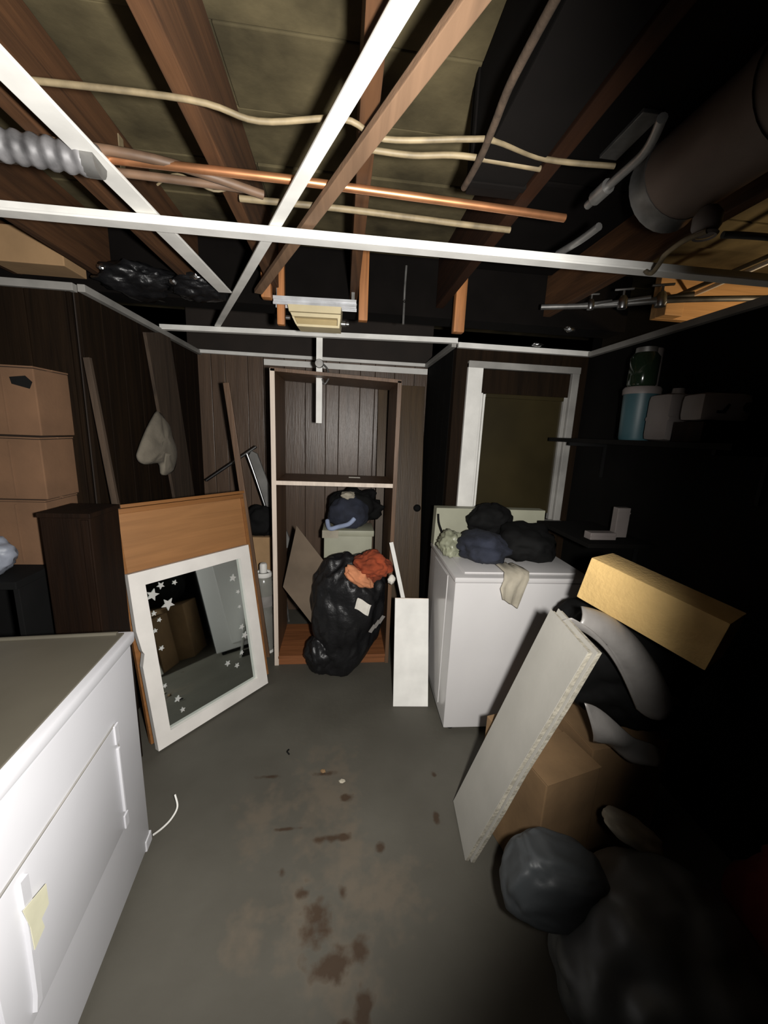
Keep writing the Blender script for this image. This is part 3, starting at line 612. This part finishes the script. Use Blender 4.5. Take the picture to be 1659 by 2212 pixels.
solo('hanging_cloth', 'pale cloth hanging on the left wall beside the leaning board', 'cloth', M_cloth_d, cloth_mesh, 'all')
solo('wooden_lath', 'grey brown lath leaning at the wall corner above the dark cabinet', 'lath', M_greyw, lambda b: box(b, 0, .66, -.013, .013, -.01, .01, .002, basis((-1.03, 1.86, 1.20), (-.055, 0, .64), (0, -1, 0))))

# left cartons, black shelf, cabinet
dc = thing('dark_cabinet', 'narrow dark brown cabinet between the cartons and the mirror', 'cabinet', (-1.115, 1.52, 0))
part('body', M_brownd, dc, lambda b: box(b, 0, .175, 0, .19, 0, 1.235, .003))
part('top', M_brownd, dc, lambda b: box(b, -.004, .182, -.010, .19, 1.237, 1.255, .003))
part('edge_strip', M_brownd, dc, lambda b: box(b, .145, .170, -.008, 0, .02, 1.23, .002))
bs = thing('black_shelf', 'black low shelf carrying the stacked cartons', 'shelf', (-1.95, 1.47, 0))
part('top', M_blackc, bs, lambda b: box(b, 0, .76, 0, .40, .97, 1.0, .003))
for xx in (0, .74): part('side', M_blackc, bs, lambda b: box(b, xx, xx + .02, 0.01, .40, 0, .97, .002))
part('back', M_blackc, bs, lambda b: box(b, .02, .74, .385, .40, 0, .97))
part('shelf_board', M_blackc, bs, lambda b: box(b, .02, .74, .01, .385, .48, .50, .001))
def carton(label, x1, z0, z1, tilt=0, dmg=False):
    t = thing('carton', label, 'carton', (-1.80, 1.66, z0), tilt, 'cartons stacked on the black shelf')
    L = x1 + 1.80
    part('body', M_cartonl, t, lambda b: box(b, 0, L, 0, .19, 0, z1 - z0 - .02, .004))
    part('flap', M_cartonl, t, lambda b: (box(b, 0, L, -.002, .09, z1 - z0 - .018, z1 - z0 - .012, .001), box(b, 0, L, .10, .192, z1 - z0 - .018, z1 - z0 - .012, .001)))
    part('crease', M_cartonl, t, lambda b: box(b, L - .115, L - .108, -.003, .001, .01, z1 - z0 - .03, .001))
    if dmg: part('handle_hole', M_blackc, t, lambda b: prism(b, [(L - .08, .19), (L - .02, .175), (L - .008, .20), (L - .03, .222), (L - .085, .215)], -.002, .002))
carton('brown carton at the bottom of the left stack', -1.185, 1.0, 1.285, .0)
carton('brown carton in the middle of the left stack', -1.175, 1.277, 1.535, .0)
carton('brown carton with a torn corner on top of the left stack', -1.165, 1.53, 1.80, .0, True)
solo('plastic_bag', 'pale blue plastic bag in front of the bottom carton at the left edge', 'bag', M_bluebag, lambda b: lump(b, (-1.37, 1.545, 1.075), (.12, .085, .085), .2, 1.8, 4, 71, 1.001, .12, 4), 'all')

# ================================================================ right pile
a_, b_, c_ = Vector((.502, 1.128, .003)), Vector((.519, 1.355, .020)), Vector((.698, 1.114, 1.051))
MD = basis(b_, a_ - b_, c_ - b_); ca = (a_ - b_).length; lc = MD.inverted() @ c_; sx, L = lc.x, lc.z
for i, lb_ in enumerate(['white plasterboard strip leaning diagonally on the pile, the front one', 'second plasterboard strip behind the front one']):
    t = thing('plasterboard', lb_, 'plasterboard', M=MD @ Matrix.Translation((.012 * i, .016 * i, .012 * i)), group='plasterboard strips')
    part('core', M_gypcore, t, lambda b: prism(b, [(0, 0), (ca, 0), (ca + sx * .3 + .003, L * .3), (ca + sx * .5 - .003, L * .5), (ca + sx * .8 + .003, L * .8), (ca + sx, L), (sx + .004, L - .004), (sx * .5, L * .5)], .001, .013))
    part('paper_face', M_gyp, t, lambda b: prism(b, [(0, 0), (ca, 0), (ca + sx * .3, L * .3), (ca + sx * .5 - .003, L * .5), (ca + sx * .8, L * .8), (ca + sx, L), (sx, L), (sx * .5, L * .5)], -.001, .001))
MB_ = Matrix.Translation((.70, 1.0, 0)) @ Matrix.Rotation(math.radians(14), 4, 'Z')
bA = thing('cardboard_box', 'brown cardboard box on the floor behind the plasterboard, nearest', 'box', M=MB_, group='boxes under the pile')
part('body', M_cardd, bA, lambda b: box(b, 0, .24, 0, .34, 0, .47, .004))
part('flap', M_cardd, bA, lambda b: box(b, .0, .24, -.004, .17, .471, .476, .001))
bB = thing('cardboard_box', 'darker cardboard box standing right of the nearest one', 'box', (.93, 1.10, 0), math.radians(6), group='boxes under the pile')
part('body', M_cardd, bB, lambda b: box(b, 0, .34, 0, .42, 0, .50, .004))
part('flap', M_cardd, bB, lambda b: box(b, 0, .34, -.004, .20, .501, .506, .001))
solo('black_sack', 'black sack heaped on the boxes under the foam block', 'bag', M_blackc, lambda b: lump(b, (1.13, 1.29, .765), (.28, .24, .25), .18, 1.8, 5, 81, .51, .06, 4), 'all')
solo('plastic_bag', 'grey plastic bag draped over the top end of the plasterboard', 'bag', M_pbag,
     lambda b: sheet(b, (.70, 1.06, 1.035), (.36, -.03, -.27), (.085, .03, .015), 30, 14,
                     lambda s, t: Vector((.10 * s * (t - .5), -.035 * math.sin(math.pi * t) - .012 * math.sin(3 * math.pi * t + 4 * s), .10 * s * (t - .6) * (1 - s) + .022 * math.sin(2.5 * math.pi * t + 3 * s) - .05 * s * s + .05 * math.sin(math.pi * s))), .006), 'all')
solo('plastic_bag', 'crumpled pale plastic sheet below the grey bag on the pile', 'bag', M_pbag,
     lambda b: sheet(b, (.80, 1.02, .765), (.31, .0, -.20), (.06, .02, -.155), 18, 10, lambda s, t: Vector((-.10 * s * t, .012 * math.sin(9 * s + 4 * t) - .03 * math.sin(3 * t), .09 * s * t + .010 * math.sin(7 * s))), .004), 'all')
FA, FB, FD = Vector((.84, 1.2, 1.055)), Vector((1.018, .861, .985)), Vector((.856, 1.18, 1.207))
MF = basis(FA, FB - FA, FD - FA)
solo('foam_block', 'large yellow foam block lying tilted on top of the right pile', 'foam', M_foam, lambda b: box(b, 0, .392, 0, .15, 0, .158, .006, MF), True)
# front right bags
def pillow(p, d):
    k = 1 + .10 * noise.noise(d * 1.7 + Vector((3, 1, 4))) + .05 * noise.noise(d * 4)
    q = Vector([math.copysign(abs(c) ** .62, c) * r_ * k for c, r_ in zip(d, (.135, .085, .105))])
    q.z += .018 * math.sin(18 * q.x + 6 * q.y)
    return Matrix.Rotation(.42, 3, 'Y') @ (Matrix.Rotation(-.25, 3, 'Z') @ q)
def tb2(p, d): p.x += .12 * max(0, p.z) ; return p
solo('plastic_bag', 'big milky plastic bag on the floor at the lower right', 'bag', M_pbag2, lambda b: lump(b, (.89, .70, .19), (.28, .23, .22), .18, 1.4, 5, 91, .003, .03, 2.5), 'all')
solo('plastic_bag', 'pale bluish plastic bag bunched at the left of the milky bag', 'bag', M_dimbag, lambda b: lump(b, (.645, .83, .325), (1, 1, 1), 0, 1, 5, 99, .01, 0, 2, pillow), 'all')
solo('rag', 'pale rag lying between the boxes and the milky bag', 'rag', M_cloth_p, lambda b: lump(b, (.965, .92, .36), (.11, .06, .035), .22, 1.3, 4, 95, None, 0, 4, lambda p, d: Vector((p.x, p.y, p.z - .5 * p.x))), 'all')
solo('red_bag', 'dark red fabric bag at the lower right edge', 'bag', M_red, lambda b: lump(b, (1.34, .62, .24), (.17, .24, .28), .15, 1.6, 4, 97, .003, .06, 3), 'all')

# ================================================================ right wall shelves
ws_ = thing('wall_shelf', 'dark wall shelf carrying the jugs on the right wall', 'shelf', (1.27, 1.15, 1.59))
part('board', M_wallblack, ws_, lambda b: box(b, 0, .285, 0, 1.15, 0, .022, .002))
part('bracket', M_blackc, ws_, lambda b: (box(b, .05, .285, .1, .115, -.02, 0, .001), box(b, .27, .285, .1, .115, -.2, -.02, .001)))
part('bracket', M_blackc, ws_, lambda b: (box(b, .05, .285, 1.0, 1.015, -.02, 0, .001), box(b, .27, .285, 1.0, 1.015, -.2, -.02, .001)))
Z1 = 1.613
tj = thing('bucket', 'teal plastic bucket with a white lid on the wall shelf', 'bucket', (1.405, 1.76, Z1))
part('body', M_teal, tj, lambda b: lathe(b, [(0, 0), (.064, 0), (.068, .01), (.074, .215), (0, .215)], 28), True)
part('lid', M_jugw, tj, lambda b: lathe(b, [(0, .215), (.079, .212), (.080, .235), (.074, .245), (0, .247)], 28), True)
gj = thing('glass_jar', 'dark green glass jar standing on the bucket lid', 'jar', (1.395, 1.76, Z1 + .248))
part('body', M_dgreen, gj, lambda b: lathe(b, [(0, 0), (.055, 0), (.06, .01), (.06, .13), (.045, .15), (0, .152)], 24), True)
part('lid', M_galv, gj, lambda b: lathe(b, [(0, .152), (.044, .150), (.044, .172), (0, .174)], 24), True)
solo('paper_roll', 'pale upright paper roll behind the teal bucket', 'roll', M_jugw, lambda b: lathe(b, [(.012, 0), (.036, 0), (.037, .01), (.037, .435), (.034, .44), (.012, .44)], 24, Matrix.Translation((1.505, 1.845, Z1))), True)
j1 = thing('jug', 'white plastic jug next to the teal bucket', 'jug', (1.435, 1.585, Z1))
part('body', M_jugw, j1, lambda b: box(b, -.085, .085, -.065, .065, 0, .20, .028), True)
part('waist_band', M_jugw, j1, lambda b: box(b, -.080, .08, -.067, .067, .085, .105, .008), True)
part('spout', M_jugw, j1, lambda b: lathe(b, [(.03, .20), (.024, .205), (.022, .225), (0, .227)], 18), True)
dbx = solo('brown_carton', 'small dark brown carton under the lying white jug', 'carton', M_brownd, lambda b: (box(b, 1.33, 1.53, 1.33, 1.46, Z1, 1.69, .003), box(b, 1.335, 1.525, 1.326, 1.33, Z1 + .06, Z1 + .07, .001)))
j2 = thing('jug', 'white jug lying on a dark carton with its round mouth facing right', 'jug', (1.33, 1.40, 1.692), math.radians(-8))
part('body', M_jugw, j2, lambda b: box(b, 0, .185, -.06, .06, 0, .105, .026), True)
part('mouth', M_blackc, j2, lambda b: lathe(b, [(0, 0), (.018, 0), (.018, .004), (0, .004)], 18, Matrix.Translation((.165, -.060, .055)) @ Matrix.Rotation(math.pi / 2, 4, 'X')), True)
part('handle', M_blackc, j2, lambda b: prism(b, [(.055, .03), (.085, .03), (.10, .062), (.092, .065), (.075, .04), (.055, .04)], -.063, -.059))
ls = thing('wall_shelf', 'lower dark shelf on the right wall above the washing machine', 'shelf', (1.20, 1.68, 1.09))
part('board', M_wallblack, ls, lambda b: box(b, 0, .355, 0, .5, 0, .022, .002))
part('bracket', M_blackc, ls, lambda b: (box(b, .05, .355, .1, .115, -.02, 0, .001), box(b, .34, .355, .1, .115, -.2, -.02, .001)))
solo('small_carton', 'small white carton lying on the lower right shelf', 'carton', M_jugw, lambda b: (box(b, 1.25, 1.39, 1.745, 1.80, 1.113, 1.150, .004), box(b, 1.25, 1.39, 1.743, 1.745, 1.128, 1.134)))
solo('small_carton', 'small white carton standing upright on the lower right shelf', 'carton', M_jugw, lambda b: (box(b, 1.42, 1.49, 1.80, 1.84, 1.113, 1.27, .004), box(b, 1.42, 1.49, 1.798, 1.80, 1.24, 1.246)))
# floor litter
for i, (x_, y_) in enumerate([(-.232, 1.667), (.03, 1.50), (-.06, 1.56)]):
    solo('dirt_crumb', ['tiny black curl of debris on the floor before the mirror', 'pale crumb on the brown floor stain, right one', 'pale crumb on the brown floor stain, left one'][i], 'debris', [M_blackc, M_cloth_p, M_cardd][i],
         (lambda b: tube(b, spline([(x_, y_, .006), (x_ - .012, y_ + .012, .012), (x_ - .006, y_ + .028, .008)]), .004, 6)) if i == 0 else (lambda b: lump(b, (x_, y_, .006), (.014, .01, .006), .4, 2, 2, i, .0)), True)
